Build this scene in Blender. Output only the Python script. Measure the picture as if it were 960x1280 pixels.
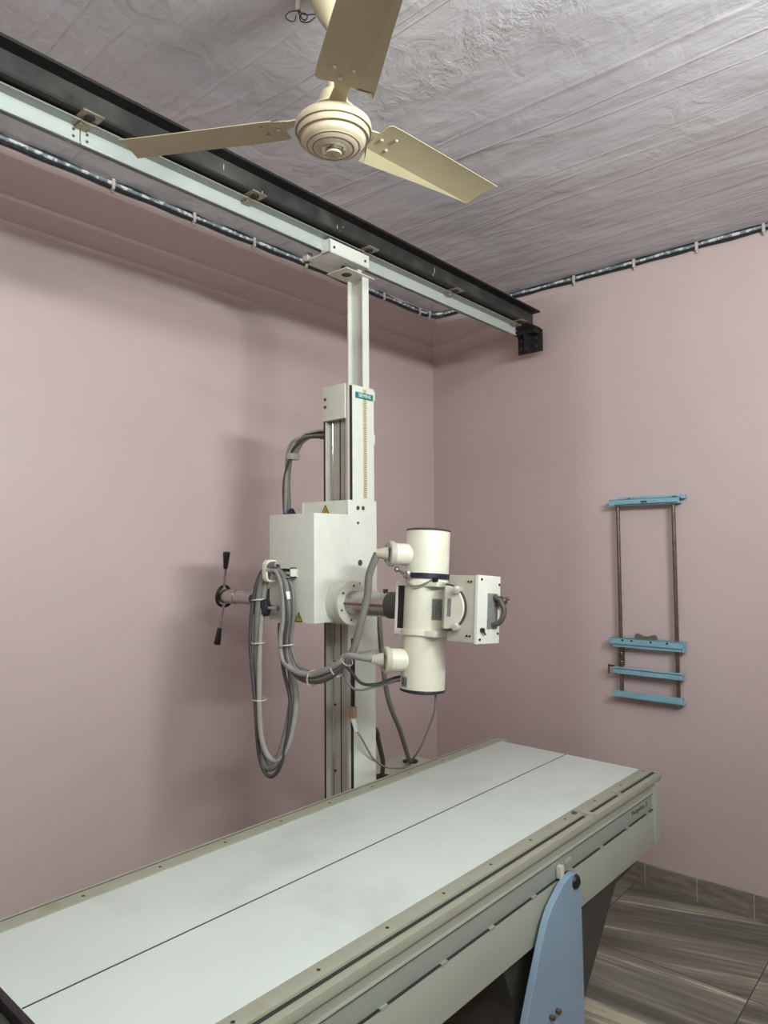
import bpy, bmesh, math, random
from mathutils import Vector, Matrix, Quaternion
random.seed(7)
for o in list(bpy.data.objects): bpy.data.objects.remove(o)
S = bpy.context.scene
C = S.collection
PI = math.pi
# ---------------------------------------------------------------- camera
# world: x along the long left wall, y towards that wall, z up
A, P, R = map(math.radians, (40.659, 2.9916, -0.4041))
fw = Vector((math.cos(A)*math.cos(P), math.sin(A)*math.cos(P), math.sin(P)))
rt0 = Vector((math.sin(A), -math.cos(A), 0)); up0 = rt0.cross(fw)
rt = rt0*math.cos(R) + up0*math.sin(R); up = rt.cross(fw)
cd = bpy.data.cameras.new('camera'); cam = bpy.data.objects.new('camera', cd); C.objects.link(cam)
cam.matrix_world = Matrix(((rt.x, up.x, -fw.x, 0), (rt.y, up.y, -fw.y, 0), (rt.z, up.z, -fw.z, 1.5), (0, 0, 0, 1)))
cd.sensor_fit = 'VERTICAL'; cd.sensor_height = 36; cd.sensor_width = 27
cd.lens = 883.35/1280*36; cd.clip_start = 0.02; cd.clip_end = 50
S.camera = cam
# ---------------------------------------------------------------- world, lights, exposure
w = bpy.data.worlds.new('world'); S.world = w; w.use_nodes = True
w.node_tree.nodes['Background'].inputs[0].default_value = (0.75, 0.8, 0.9, 1)
w.node_tree.nodes['Background'].inputs[1].default_value = 0.15
S.view_settings.view_transform = 'Standard'; S.view_settings.look = 'None'
S.view_settings.exposure = 0.22; S.view_settings.gamma = 1; S.view_settings.use_curve_mapping = False
def area(name, loc, look, sx, sy, power, col):
    l = bpy.data.lights.new(name, 'AREA'); l.shape = 'RECTANGLE'; l.size = sx; l.size_y = sy
    l.energy = power; l.color = col
    o = bpy.data.objects.new(name, l); C.objects.link(o); o.location = loc
    d = Vector(look) - Vector(loc); o.rotation_euler = d.to_track_quat('-Z', 'Y').to_euler()
    return o
area('light_wall_tube', (1.26, -0.68, 2.31), (1.5, 2.4, 3.15), 0.6, 0.12, 34, (0.93, 1.0, 0.965))
area('light_rear_tube', (0.45, -0.55, 2.40), (1.3, 2.2, 2.95), 1.0, 0.10, 23, (0.93, 1.0, 0.965))
area('light_ceiling_fill', (-0.5, 0.2, 2.78), (1.5, 2.0, 2.70), 1.1, 0.05, 12, (0.93, 1.0, 0.965))  # added fill lamp, lights the ledge face above the beam
area('light_low_fill', (0.5, -0.73, 1.5), (1.2, 2.3, 2.5), 1.1, 1.2, 2, (0.95, 1.0, 1.0))  # added low fill aimed up at the ledge, no real opening here
# ---------------------------------------------------------------- materials
def lin(c):
    c = c/255
    return c/12.92 if c <= 0.04045 else ((c+0.055)/1.055)**2.4
def rgb(*c): return (lin(c[0]), lin(c[1]), lin(c[2]), 1)
class N:
    def __init__(s, name):
        s.m = bpy.data.materials.new(name); s.m.use_nodes = True; s.t = s.m.node_tree
        s.b = s.t.nodes['Principled BSDF']
    def n(s, kind, **k):
        x = s.t.nodes.new(kind)
        for a, v in k.items(): setattr(x, a, v)
        return x
    def l(s, a, b): s.t.links.new(a, b)
def basic(name, col, rough=0.5, metal=0.0, var=0.04, bump=0.0, scale=30, spec=0.5, dirt=None):
    q = N(name); b = q.b
    b.inputs['Roughness'].default_value = rough; b.inputs['Metallic'].default_value = metal
    b.inputs['Specular IOR Level'].default_value = spec
    tc = q.n('ShaderNodeTexCoord'); nz = q.n('ShaderNodeTexNoise'); nz.inputs['Scale'].default_value = scale
    nz.inputs['Detail'].default_value = 4
    q.l(tc.outputs['Object'], nz.inputs['Vector'])
    r = q.n('ShaderNodeValToRGB'); e = r.color_ramp.elements
    c = rgb(*col)
    e[0].position = 0.3; e[1].position = 0.7
    e[0].color = tuple(max(0, v*(1-var*2)) for v in c[:3]) + (1,)
    e[1].color = tuple(min(1, v*(1+var)) for v in c[:3]) + (1,)
    q.l(nz.outputs['Fac'], r.inputs['Fac'])
    out = r.outputs['Color']
    if dirt:
        n2 = q.n('ShaderNodeTexNoise'); n2.inputs['Scale'].default_value = dirt[1]; n2.inputs['Detail'].default_value = 6
        q.l(tc.outputs['Object'], n2.inputs['Vector'])
        r2 = q.n('ShaderNodeValToRGB'); r2.color_ramp.elements[0].position = dirt[2]; r2.color_ramp.elements[1].position = dirt[2]+dirt[3]
        q.l(n2.outputs['Fac'], r2.inputs['Fac'])
        mx = q.n('ShaderNodeMix', data_type='RGBA'); q.l(r2.outputs['Color'], mx.inputs[0])
        q.l(out, mx.inputs[6]); mx.inputs[7].default_value = rgb(*dirt[0]); out = mx.outputs[2]
    q.l(out, b.inputs['Base Color'])
    if bump:
        bp = q.n('ShaderNodeBump'); bp.inputs['Strength'].default_value = bump; bp.inputs['Distance'].default_value = 0.004
        q.l(nz.outputs['Fac'], bp.inputs['Height']); q.l(bp.outputs['Normal'], b.inputs['Normal'])
    return q.m
def wall_mat():
    q = N('pink_wall_paint'); b = q.b; b.inputs['Roughness'].default_value = 0.42
    b.inputs['Specular IOR Level'].default_value = 0.35
    tc = q.n('ShaderNodeTexCoord')
    a = q.n('ShaderNodeTexNoise'); a.inputs['Scale'].default_value = 1.3; a.inputs['Detail'].default_value = 3
    c = q.n('ShaderNodeTexNoise'); c.inputs['Scale'].default_value = 7; c.inputs['Detail'].default_value = 8
    for x in (a, c): q.l(tc.outputs['Object'], x.inputs['Vector'])
    r = q.n('ShaderNodeValToRGB'); r.color_ramp.elements[0].position = .3; r.color_ramp.elements[1].position = .7
    r.color_ramp.elements[0].color = rgb(*WALL_A); r.color_ramp.elements[1].color = rgb(*WALL_B)
    q.l(a.outputs['Fac'], r.inputs['Fac']); q.l(r.outputs['Color'], b.inputs['Base Color'])
    bp = q.n('ShaderNodeBump'); bp.inputs['Strength'].default_value = 0.12; bp.inputs['Distance'].default_value = 0.02
    q.l(c.outputs['Fac'], bp.inputs['Height']); q.l(bp.outputs['Normal'], b.inputs['Normal'])
    return q.m
WALL_A = (201, 181, 179); WALL_B = (207, 187, 184)
def ceiling_mat():
    q = N('trowelled_grey_plaster'); b = q.b
    tc = q.n('ShaderNodeTexCoord')
    def noise(scl, s_, det, rough, dist=0.0, rz=.0, off=0.0):
        m = q.n('ShaderNodeMapping'); m.inputs['Scale'].default_value = scl; m.inputs['Rotation'].default_value = (0, 0, rz); m.inputs['Location'].default_value = (off, off, 0)
        q.l(tc.outputs['Object'], m.inputs['Vector'])
        x = q.n('ShaderNodeTexNoise'); x.inputs['Scale'].default_value = s_; x.inputs['Detail'].default_value = det; x.inputs['Roughness'].default_value = rough; x.inputs['Distortion'].default_value = dist
        q.l(m.outputs['Vector'], x.inputs['Vector']); return x.outputs['Fac']
    def ma(op, x, y=0.0):
        z = q.n('ShaderNodeMath', operation=op)
        for i, v in enumerate((x, y)):
            if hasattr(v, 'is_linked'): q.l(v, z.inputs[i])
            else: z.inputs[i].default_value = v
        return z.outputs[0]
    def ridge(f, lvl, wdt):      # thin raised line where the noise crosses a level
        a = ma('ABSOLUTE', ma('SUBTRACT', f, lvl)); a = ma('DIVIDE', a, wdt); a = ma('SUBTRACT', 1.0, a); return ma('MAXIMUM', a, 0.0)
    swell = noise((1.7, .6, 1), 2.2, 3, .5, .2, .12)
    strk = noise((4.5, .5, 1), 2.0, 5, .6, .3, .12)
    rg = noise((2.6, .16, 1), 1.3, 2, .4, .25, .12, 3.3)
    rg2 = noise((1.7, .14, 1), 1.5, 4, .42, .3, .10, 8.1)
    blot = noise((1, 1, 1), 9, 7, .62, 1.2)
    fine = noise((1, 1, 1), 38, 4, .6)
    patch = noise((1, 1, 1), 1.7, 2, .5, 0, 0, 5.5)
    pm = ma('MULTIPLY', ma('MAXIMUM', ma('SUBTRACT', patch, .46), 0.0), 3.5)
    sp = q.n('ShaderNodeSeparateXYZ'); q.l(tc.outputs['Object'], sp.inputs[0])
    dl = ma('DIVIDE', ma('ABSOLUTE', ma('SUBTRACT', ma('ADD', sp.outputs[0], ma('MULTIPLY', sp.outputs[1], -.10)), 1.44)), .10)
    band = ma('MAXIMUM', ma('SUBTRACT', 1.0, dl), 0.0)
    bl2 = noise((1, 1, 1), 17, 6, .7, .4)
    wav = noise((1, 1, 1), 1.1, 2, .5)
    h = ma('MULTIPLY', swell, 1.5)
    h = ma('ADD', h, ma('MULTIPLY', strk, .34))
    h = ma('ADD', h, ma('MULTIPLY', ridge(rg, .5, .012), .075))
    h = ma('ADD', h, ma('MULTIPLY', ridge(rg, .40, .010), .06))
    h = ma('ADD', h, ma('MULTIPLY', ridge(rg2, .53, .009), .07))
    h = ma('ADD', h, ma('MULTIPLY', ma('MULTIPLY', blot, pm), .34))
    h = ma('ADD', h, ma('MULTIPLY', blot, .16))
    h = ma('ADD', h, ma('MULTIPLY', fine, .05))
    h = ma('ADD', h, ma('MULTIPLY', ma('MULTIPLY', bl2, band), .5))
    bp = q.n('ShaderNodeBump'); bp.inputs['Strength'].default_value = .75; bp.inputs['Distance'].default_value = 0.03
    q.l(h, bp.inputs['Height']); q.l(bp.outputs['Normal'], b.inputs['Normal'])
    r = q.n('ShaderNodeValToRGB'); r.color_ramp.elements[0].position = .3; r.color_ramp.elements[1].position = .75
    r.color_ramp.elements[0].color = rgb(194, 191, 196); r.color_ramp.elements[1].color = rgb(206, 204, 208)
    q.l(patch, r.inputs['Fac']); q.l(r.outputs['Color'], b.inputs['Base Color'])
    b.inputs['Roughness'].default_value = .30; b.inputs['Specular IOR Level'].default_value = .5
    return q.m
def floor_mat():
    q = N('wood_look_floor_tiles'); b = q.b
    tc = q.n('ShaderNodeTexCoord')
    m = q.n('ShaderNodeMapping'); m.inputs['Location'].default_value = (-0.22, -0.67, 0); q.l(tc.outputs['Object'], m.inputs['Vector'])
    m1 = q.n('ShaderNodeMapping'); m1.inputs['Scale'].default_value = (1/.6, 1/.6, 0); q.l(m.outputs['Vector'], m1.inputs['Vector'])
    # tile index -> small rotation of the stripes
    fl = q.n('ShaderNodeVectorMath', operation='FLOOR'); q.l(m1.outputs['Vector'], fl.inputs[0])
    wn = q.n('ShaderNodeTexWhiteNoise', noise_dimensions='3D'); q.l(fl.outputs[0], wn.inputs['Vector'])
    ang = q.n('ShaderNodeMapRange'); ang.inputs['To Min'].default_value = -.32; ang.inputs['To Max'].default_value = .32
    q.l(wn.outputs['Value'], ang.inputs['Value'])
    vr = q.n('ShaderNodeVectorRotate', rotation_type='Z_AXIS'); q.l(tc.outputs['Object'], vr.inputs['Vector']); q.l(ang.outputs[0], vr.inputs['Angle'])
    ofs = q.n('ShaderNodeVectorMath', operation='ADD'); q.l(vr.outputs[0], ofs.inputs[0])
    sc = q.n('ShaderNodeVectorMath', operation='SCALE'); sc.inputs['Scale'].default_value = 5; q.l(wn.outputs['Color'], sc.inputs[0]); q.l(sc.outputs[0], ofs.inputs[1])
    st = q.n('ShaderNodeMapping'); st.inputs['Scale'].default_value = (8, .5, 1); q.l(ofs.outputs[0], st.inputs['Vector'])
    n1 = q.n('ShaderNodeTexNoise'); n1.inputs['Scale'].default_value = 1.0; n1.inputs['Detail'].default_value = 6; n1.inputs['Roughness'].default_value = .62; n1.inputs['Distortion'].default_value = .4
    q.l(st.outputs['Vector'], n1.inputs['Vector'])
    st2 = q.n('ShaderNodeMapping'); st2.inputs['Scale'].default_value = (60, 2.5, 1); q.l(ofs.outputs[0], st2.inputs['Vector'])
    n2 = q.n('ShaderNodeTexNoise'); n2.inputs['Scale'].default_value = 1.0; n2.inputs['Detail'].default_value = 4; q.l(st2.outputs['Vector'], n2.inputs['Vector'])
    r = q.n('ShaderNodeValToRGB'); e = r.color_ramp.elements
    e[0].position = .30; e[0].color = rgb(76, 71, 62); e[1].position = .72; e[1].color = rgb(206, 196, 174)
    for p, c in ((.42, (110, 107, 98)), (.5, (136, 133, 122)), (.545, (154, 148, 134)), (.585, (204, 194, 172))):
        k = e.new(p); k.color = rgb(*c)
    mxv = q.n('ShaderNodeMix', data_type='FLOAT'); mxv.inputs[0].default_value = .3
    q.l(n1.outputs['Fac'], mxv.inputs[2]); q.l(n2.outputs['Fac'], mxv.inputs[3]); q.l(mxv.outputs[0], r.inputs['Fac'])
    # grout lines
    br = q.n('ShaderNodeVectorMath', operation='FRACTION'); q.l(m1.outputs['Vector'], br.inputs[0])
    sep = q.n('ShaderNodeSeparateXYZ'); q.l(br.outputs[0], sep.inputs[0])
    def line(sock):
        a = q.n('ShaderNodeMath', operation='COMPARE'); q.l(sock, a.inputs[0]); a.inputs[1].default_value = 0.0; a.inputs[2].default_value = .006
        return a.outputs[0]
    mxx = q.n('ShaderNodeMath', operation='MAXIMUM'); q.l(line(sep.outputs[0]), mxx.inputs[0]); q.l(line(sep.outputs[1]), mxx.inputs[1])
    mx = q.n('ShaderNodeMix', data_type='RGBA'); q.l(mxx.outputs[0], mx.inputs[0]); q.l(r.outputs['Color'], mx.inputs[6]); mx.inputs[7].default_value = rgb(62, 58, 50)
    q.l(mx.outputs[2], b.inputs['Base Color']); b.inputs['Roughness'].default_value = .32
    return q.m
def skirting_mat():
    q = N('grey_stone_skirting_tiles'); b = q.b; tc = q.n('ShaderNodeTexCoord')
    st = q.n('ShaderNodeMapping'); st.inputs['Scale'].default_value = (9, 9, 40); q.l(tc.outputs['Object'], st.inputs['Vector'])
    n = q.n('ShaderNodeTexNoise'); n.inputs['Scale'].default_value = 1.2; n.inputs['Detail'].default_value = 6; q.l(st.outputs[0], n.inputs['Vector'])
    r = q.n('ShaderNodeValToRGB'); e = r.color_ramp.elements; e[0].position = .3; e[1].position = .72
    e[0].color = rgb(112, 104, 94); e[1].color = rgb(158, 150, 138); q.l(n.outputs['Fac'], r.inputs['Fac'])
    sp = q.n('ShaderNodeSeparateXYZ'); q.l(tc.outputs['Object'], sp.inputs[0])
    ad = q.n('ShaderNodeMath', operation='ADD'); q.l(sp.outputs[0], ad.inputs[0]); q.l(sp.outputs[1], ad.inputs[1])
    md = q.n('ShaderNodeMath', operation='PINGPONG'); q.l(ad.outputs[0], md.inputs[0]); md.inputs[1].default_value = .11
    cp = q.n('ShaderNodeMath', operation='LESS_THAN'); q.l(md.outputs[0], cp.inputs[0]); cp.inputs[1].default_value = .0016
    mx = q.n('ShaderNodeMix', data_type='RGBA'); q.l(cp.outputs[0], mx.inputs[0]); q.l(r.outputs[0], mx.inputs[6]); mx.inputs[7].default_value = rgb(190, 184, 172)
    q.l(mx.outputs[2], b.inputs['Base Color']); b.inputs['Roughness'].default_value = .4
    return q.m
M = dict(
    wall=wall_mat(), ceil=ceiling_mat(), floor=floor_mat(), skirt=skirting_mat(),
    white=basic('off_white_enamel', (216, 218, 208), .38, var=.02),
    white2=basic('aged_white_enamel', (206, 206, 192), .42, var=.03),
    cream=basic('cream_tube_paint', (218, 216, 199), .34, var=.02, dirt=((196, 188, 150), 9, .66, .12)),
    beige=basic('beige_grey_enamel', (182, 180, 164), .42, var=.03),
    trim=basic('table_trim_paint', (164, 165, 148), .4, var=.03, dirt=((150, 146, 124), 14, .6, .2)),
    table=basic('laminate_table_top', (214, 223, 217), .3, var=.012, scale=6, dirt=((184, 192, 182), 3.2, .56, .3)),
    side=basic('table_side_grey', (170, 174, 160), .42, var=.02, scale=5),
    side2=basic('table_side_darker_grey', (154, 160, 150), .42, var=.02, scale=5),
    colgrey=basic('grey_column_metal', (178, 174, 162), .45, var=.04, scale=12),
    rail=basic('mint_grey_aluminium_rail', (192, 200, 196), .35, metal=.2, var=.03, scale=8),
    raildark=basic('dull_rail_lip', (150, 152, 144), .4, metal=.3, var=.05),
    beam=basic('black_painted_steel', (62, 62, 60), .45, metal=.15, var=.22, bump=.3, scale=14, dirt=((92, 92, 88), 5, .52, .25)),
    beamdk=basic('shaded_black_steel', (30, 28, 27), .6, var=.2, scale=20),  # near black: flange shade put into the colour; bracket and bolts share it
    steel=basic('brushed_steel', (180, 176, 172), .26, metal=.9, var=.06, scale=40),
    chrome=basic('chrome', (210, 208, 204), .12, metal=1.0, var=.02),
    knobmetal=basic('satin_silver_metal', (214, 212, 206), .3, metal=.5, var=.03),
    rod=basic('tarnished_steel_rod', (128, 112, 102), .34, metal=.8, var=.15, scale=50),
    black=basic('black_rubber', (26, 27, 30), .45, var=.1),
    navy=basic('black_blue_plastic', (34, 38, 52), .38, var=.1),
    dkgrey=basic('dark_grey_paint', (74, 72, 68), .5, var=.06),
    hose=basic('grey_hose_rubber', (120, 118, 114), .5, var=.05, bump=.2, scale=80),
    hosedk=basic('dark_cable_rubber', (72, 70, 70), .5, var=.08),
    hoselt=basic('light_grey_cable', (150, 148, 142), .5, var=.05),
    blue=basic('light_blue_enamel', (136, 178, 196), .36, var=.05, dirt=((146, 190, 206), 20, .62, .1)),
    bluesup=basic('blue_grey_enamel', (142, 166, 186), .4, var=.03, scale=8),
    blueedge=basic('pale_blue_edge', (168, 192, 214), .4, var=.02),
    fan=basic('fan_cream_enamel', (196, 184, 152), .34, var=.03),
    fanblade=basic('fan_blade_enamel', (190, 180, 146), .4, var=.03, scale=10),
    fanhub=basic('fan_motor_enamel', (208, 192, 166), .32, var=.03),
    brass=basic('old_brass', (160, 138, 60), .35, metal=.6, var=.1),
    dust=basic('grey_conduit_plastic', (140, 148, 158), .42, var=.22, scale=60, dirt=((220, 222, 222), 40, .5, .05)),
    conduit=basic('black_conduit_sleeve', (40, 42, 48), .4, var=.2, scale=40),
    clip=basic('white_saddle_clip', (198, 190, 184), .5, var=.05),
    teal=basic('teal_badge', (18, 118, 122), .4, var=.02),
    lettering=basic('white_lettering', (226, 234, 228), .5, var=0.0),
    letterdk=basic('dark_lettering', (52, 54, 50), .5, var=0.0),
    yellow=basic('warning_yellow', (214, 164, 24), .45, var=.03),
    plate=basic('silver_rating_plate', (146, 146, 142), .35, metal=.35, var=.08, scale=60),
    tick=basic('scale_tape', (206, 194, 158), .5, var=.04),
    bracket=basic('galvanised_clip', (150, 142, 122), .4, metal=.5, var=.1, scale=40),
    seam=basic('dark_seam', (48, 50, 46), .6, var=.05),
    pad=basic('grey_foam_pad', (104, 98, 92), .7, var=.08),
    terra=basic('brown_plug', (176, 150, 118), .6, var=.1),
    glass=basic('frosted_glass', (210, 220, 226), .25, var=.02),
    lampbody=basic('lamp_housing', (225, 226, 222), .4, var=.02),
)
def emit_mat():
    q = N('lit_tube'); q.b.inputs['Emission Color'].default_value = (1, 1, 1, 1); q.b.inputs['Emission Strength'].default_value = 4
    nz = q.n('ShaderNodeTexNoise'); q.l(nz.outputs['Fac'], q.b.inputs['Roughness']); return q.m
M['emit'] = emit_mat()
# ---------------------------------------------------------------- mesh helpers
class B:
    """collects shapes; out() links them as ONE mesh object"""
    def __init__(s): s.bm = bmesh.new(); s.sm = False
    def _v(s, pts): return [s.bm.verts.new(p) for p in pts]
    def box(s, x0, x1, y0, y1, z0, z1, bev=0.0, mat=None):
        t = bmesh.new(); bmesh.ops.create_cube(t, size=1)
        for v in t.verts:
            v.co = Vector((x0+(v.co.x+.5)*(x1-x0), y0+(v.co.y+.5)*(y1-y0), z0+(v.co.z+.5)*(z1-z0)))
        if bev: bmesh.ops.bevel(t, geom=list(t.edges), offset=bev, segments=2, affect='EDGES', profile=.7)
        return s._merge(t, mat)
    def _merge(s, t, mat=None):
        if mat is not None: bmesh.ops.transform(t, matrix=mat, verts=list(t.verts))
        me = bpy.data.meshes.new('tmp'); t.to_mesh(me); t.free(); s.bm.from_mesh(me); bpy.data.meshes.remove(me); return s
    def cyl(s, a, b, r, r2=None, seg=24, bev=0.0):
        a = Vector(a); b = Vector(b); d = b-a; L = d.length
        if r2 is None: r2 = r
        if seg <= 14 and not bev: s.sm = True
        t = bmesh.new(); bmesh.ops.create_cone(t, cap_ends=True, segments=seg, radius1=r, radius2=r2, depth=L)
        if bev:
            ed = [e for e in t.edges if abs(e.verts[0].co.z-e.verts[1].co.z) < 1e-6]
            bmesh.ops.bevel(t, geom=ed, offset=bev, segments=2, affect='EDGES', profile=.5)
        m = Matrix.Translation((a+b)/2) @ d.to_track_quat('Z', 'Y').to_matrix().to_4x4()
        return s._merge(t, m)
    def sph(s, c, r, sc=(1, 1, 1), seg=16):
        t = bmesh.new(); bmesh.ops.create_uvsphere(t, u_segments=seg, v_segments=seg//2+2, radius=r)
        return s._merge(t, Matrix.Translation(c) @ Matrix.Diagonal((*sc, 1)))
    def lathe(s, prof, origin=(0, 0, 0), axis=(0, 0, 1), seg=48):
        """prof: (radius, distance along axis)"""
        q = Vector(axis).to_track_quat('Z', 'Y'); o = Vector(origin); rings = []
        for r, h in prof:
            if r < 1e-6: rings.append([s.bm.verts.new(o+q @ Vector((0, 0, h)))])
            else: rings.append([s.bm.verts.new(o+q @ Vector((r*math.cos(2*PI*i/seg), r*math.sin(2*PI*i/seg), h))) for i in range(seg)])
        for k in range(len(rings)-1):
            p, n = rings[k], rings[k+1]
            for i in range(seg):
                j = (i+1) % seg
                if len(p) == 1 and len(n) > 1: s.bm.faces.new((p[0], n[j], n[i]))
                elif len(n) == 1 and len(p) > 1: s.bm.faces.new((p[i], p[j], n[0]))
                elif len(p) > 1: s.bm.faces.new((p[i], p[j], n[j], n[i]))
        return s
    def prism(s, poly, thick, m=None, bev=0.0):
        """poly: (x, y) points, extruded from z = 0 to z = thick, then placed with m"""
        t = bmesh.new(); vs = [t.verts.new((x, y, 0)) for x, y in poly]; f = t.faces.new(vs)
        ex = bmesh.ops.extrude_face_region(t, geom=[f])
        for v in [g for g in ex['geom'] if isinstance(g, bmesh.types.BMVert)]: v.co.z += thick
        bmesh.ops.recalc_face_normals(t, faces=list(t.faces))
        if bev: bmesh.ops.bevel(t, geom=list(t.edges), offset=bev, segments=1, affect='EDGES')
        return s._merge(t, m)
    def tube(s, pts, r, seg=10, res=8, closed=False, ribs=0):
        s.sm = True; P_ = [Vector(p) for p in pts]; n = len(P_); out = []
        rng = range(n if closed else n-1)
        for i in rng:
            if closed: p0, p1, p2, p3 = P_[(i-1) % n], P_[i], P_[(i+1) % n], P_[(i+2) % n]
            else: p0, p1, p2, p3 = P_[max(i-1, 0)], P_[i], P_[i+1], P_[min(i+2, n-1)]
            for k in range(res):
                t = k/res
                out.append(.5*((2*p1)+(p2-p0)*t+(2*p0-5*p1+4*p2-p3)*t*t+(3*p1-p0-3*p2+p3)*t*t*t))
        if not closed: out.append(P_[-1])
        m = len(out); tang = []
        for i in range(m):
            a = out[(i-1) % m] if closed else out[max(i-1, 0)]; b = out[(i+1) % m] if closed else out[min(i+1, m-1)]
            tang.append((b-a).normalized())
        ref = Vector((0, 0, 1)) if abs(tang[0].z) < .9 else Vector((1, 0, 0))
        nv = tang[0].cross(ref).normalized(); rings = []
        for i in range(m):
            if i: nv = (tang[i-1].rotation_difference(tang[i]) @ nv); nv = (nv-tang[i]*nv.dot(tang[i])).normalized()
            bn = tang[i].cross(nv); rr = r*(1+.12*(i % 2)) if ribs else r
            rings.append([s.bm.verts.new(out[i]+(nv*math.cos(2*PI*k/seg)+bn*math.sin(2*PI*k/seg))*rr) for k in range(seg)])
        for i in range(m if closed else m-1):
            a, b = rings[i], rings[(i+1) % m]
            for k in range(seg): s.bm.faces.new((a[k], a[(k+1) % seg], b[(k+1) % seg], b[k]))
        if not closed: s.bm.faces.new(rings[0][::-1]); s.bm.faces.new(rings[-1])
        return s
    def quad(s, *p): s.bm.faces.new(s._v(p)); return s
    def out(s, name, mat, parent=None, smooth=None, label=None, xf=None):
        bmesh.ops.recalc_face_normals(s.bm, faces=list(s.bm.faces))
        if xf is not None: bmesh.ops.transform(s.bm, matrix=xf, verts=list(s.bm.verts))
        if parent is not None:
            bmesh.ops.transform(s.bm, matrix=world(parent).inverted(), verts=list(s.bm.verts))
        me = bpy.data.meshes.new(name); s.bm.to_mesh(me); s.bm.free()
        me.materials.append(mat)
        ang = math.radians((55 if s.sm else 26) if smooth is None else smooth)
        me.shade_smooth() if hasattr(me, 'shade_smooth') else None
        try: me.set_sharp_from_angle(angle=ang)
        except Exception: pass
        o = bpy.data.objects.new(name, me); C.objects.link(o)
        if parent is not None: o.parent = parent
        if label: o['label'] = label
        return o
def world(o):
    m = o.matrix_basis.copy() if o.type != 'X' else None
    while o.parent: o = o.parent; m = o.matrix_basis @ m
    return m
def thing(name, label, cat, loc=(0, 0, 0), rz=0.0, group=None):
    o = bpy.data.objects.new(name, None); C.objects.link(o); o.empty_display_size = .05
    o.location = loc; o.rotation_euler = (0, 0, rz); o['label'] = label; o['category'] = cat
    if group: o['group'] = group
    return o
def tag(o, label, cat, group=None):
    o['label'] = label; o['category'] = cat
    if group: o['group'] = group
    return o
def struct(o): o['kind'] = 'structure'; return o
def text(name, body, size, mat, parent, m, thick=.0004, sx=1.0):
    cu = bpy.data.curves.new('t', 'FONT'); cu.body = body; cu.size = size; cu.extrude = thick; cu.align_x = 'CENTER'; cu.align_y = 'CENTER'
    cu.resolution_u = 3; o = bpy.data.objects.new('t', cu); C.objects.link(o)
    dg = bpy.context.evaluated_depsgraph_get(); me = bpy.data.meshes.new_from_object(o.evaluated_get(dg)); me.name = name
    bpy.data.objects.remove(o); me.materials.clear(); me.materials.append(mat)
    me.transform(world(parent).inverted() @ m @ Matrix.Diagonal((sx, 1, 1, 1)))
    t = bpy.data.objects.new(name, me); C.objects.link(t); t.parent = parent; return t
def frame(o, x, y):
    """matrix whose local x, y axes are the given world directions, at o"""
    x = Vector(x).normalized(); y = Vector(y).normalized(); z = x.cross(y).normalized()
    return Matrix(((x.x, y.x, z.x, o[0]), (x.y, y.y, z.y, o[1]), (x.z, y.z, z.z, o[2]), (0, 0, 0, 1)))
# ---------------------------------------------------------------- the room
U1, VF, VL, HC = 3.19, 2.34, 2.58, 2.8265
U0, V0 = -1.6, -0.75
struct(B().box(U0-.1, U1+.45, V0-.1, VL+.1, -.1, 0).out('floor', M['floor']))
struct(B().box(U0-.1, U1+.45, V0-.1, VL+.1, HC, HC+.1).out('ceiling', M['ceil']))
struct(B().box(U0-.1, U1+.4, VL, VL+.1, 0, HC).out('wall_left', M['wall']))
RW = 0.98
struct(B().box(U1, U1+.1, V0-.1, VF-RW, 0, HC).out('wall_back', M['wall']))
struct(B().box(U0-.1, U1+.1, V0-.1, V0, 0, HC).out('wall_right', M['wall']))
struct(B().box(U0-.1, U0, V0, VL, 0, HC).out('wall_front', M['wall']))
# corner stretch of the back wall: plaster eases back 12 cm into the corner below the ledge
RW = 0.98
def rec(y):
    t = min(1, max(0, (y-(VF-RW))/(RW+.24))); return .29*(t*t/.3 if t < .15 else t-.075)/.925
b = B(); n = 24; rows = []
for i in range(n+1):
    y = VF-RW+(VL+.02-(VF-RW))*i/n; r_ = rec(y)
    prof = [(0, 0.0), (0, 2.766), (.5, 2.672), (.5, 2.661), (1.0, 2.604), (1.0, 0.0)]
    rows.append((y, r_))
def colpts(y, r_):
    return [(U1, HC), (U1, 2.766), (U1+.66*r_, 2.715), (U1+.662*r_, 2.701), (U1+r_, 2.660), (U1+r_, 0), (U1+.35, 0), (U1+.35, HC)]
prev = None
for y, r_ in rows:
    vs = [b.bm.verts.new((x, y, z)) for x, z in colpts(y, r_)]
    if prev:
        for k in range(len(vs)): b.bm.faces.new((prev[k], prev[(k+1) % len(vs)], vs[(k+1) % len(vs)], vs[k]))
    else: first = vs
    prev = vs
b.bm.faces.new(first); b.bm.faces.new(prev[::-1])
struct(b.out('wall_corner', M['wall'], smooth=20))
# stepped ledge along the top of the left wall
b = B()
pf = [(VF, HC), (VF, 2.766), (VF+.16, 2.715), (VF+.161, 2.701), (VL, 2.660), (VL+.02, 2.660), (VL+.02, HC)]
va = [b.bm.verts.new((U0, y, z)) for y, z in pf]; vb = [b.bm.verts.new((U1+.3, y, z)) for y, z in pf]
for k in range(len(pf)): b.bm.faces.new((va[k], va[(k+1) % len(pf)], vb[(k+1) % len(pf)], vb[k]))
b.bm.faces.new(va[::-1]); b.bm.faces.new(vb)
struct(b.out('trim_1', M['wall'], smooth=10))
struct(B().box(U1-.012, U1, V0, VF-RW, 0, .098, .002).out('baseboard_back', M['skirt']))
struct(B().box(U0, U1+.24, VL-.012, VL, 0, .098, .002).out('baseboard_left', M['skirt']))
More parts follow.
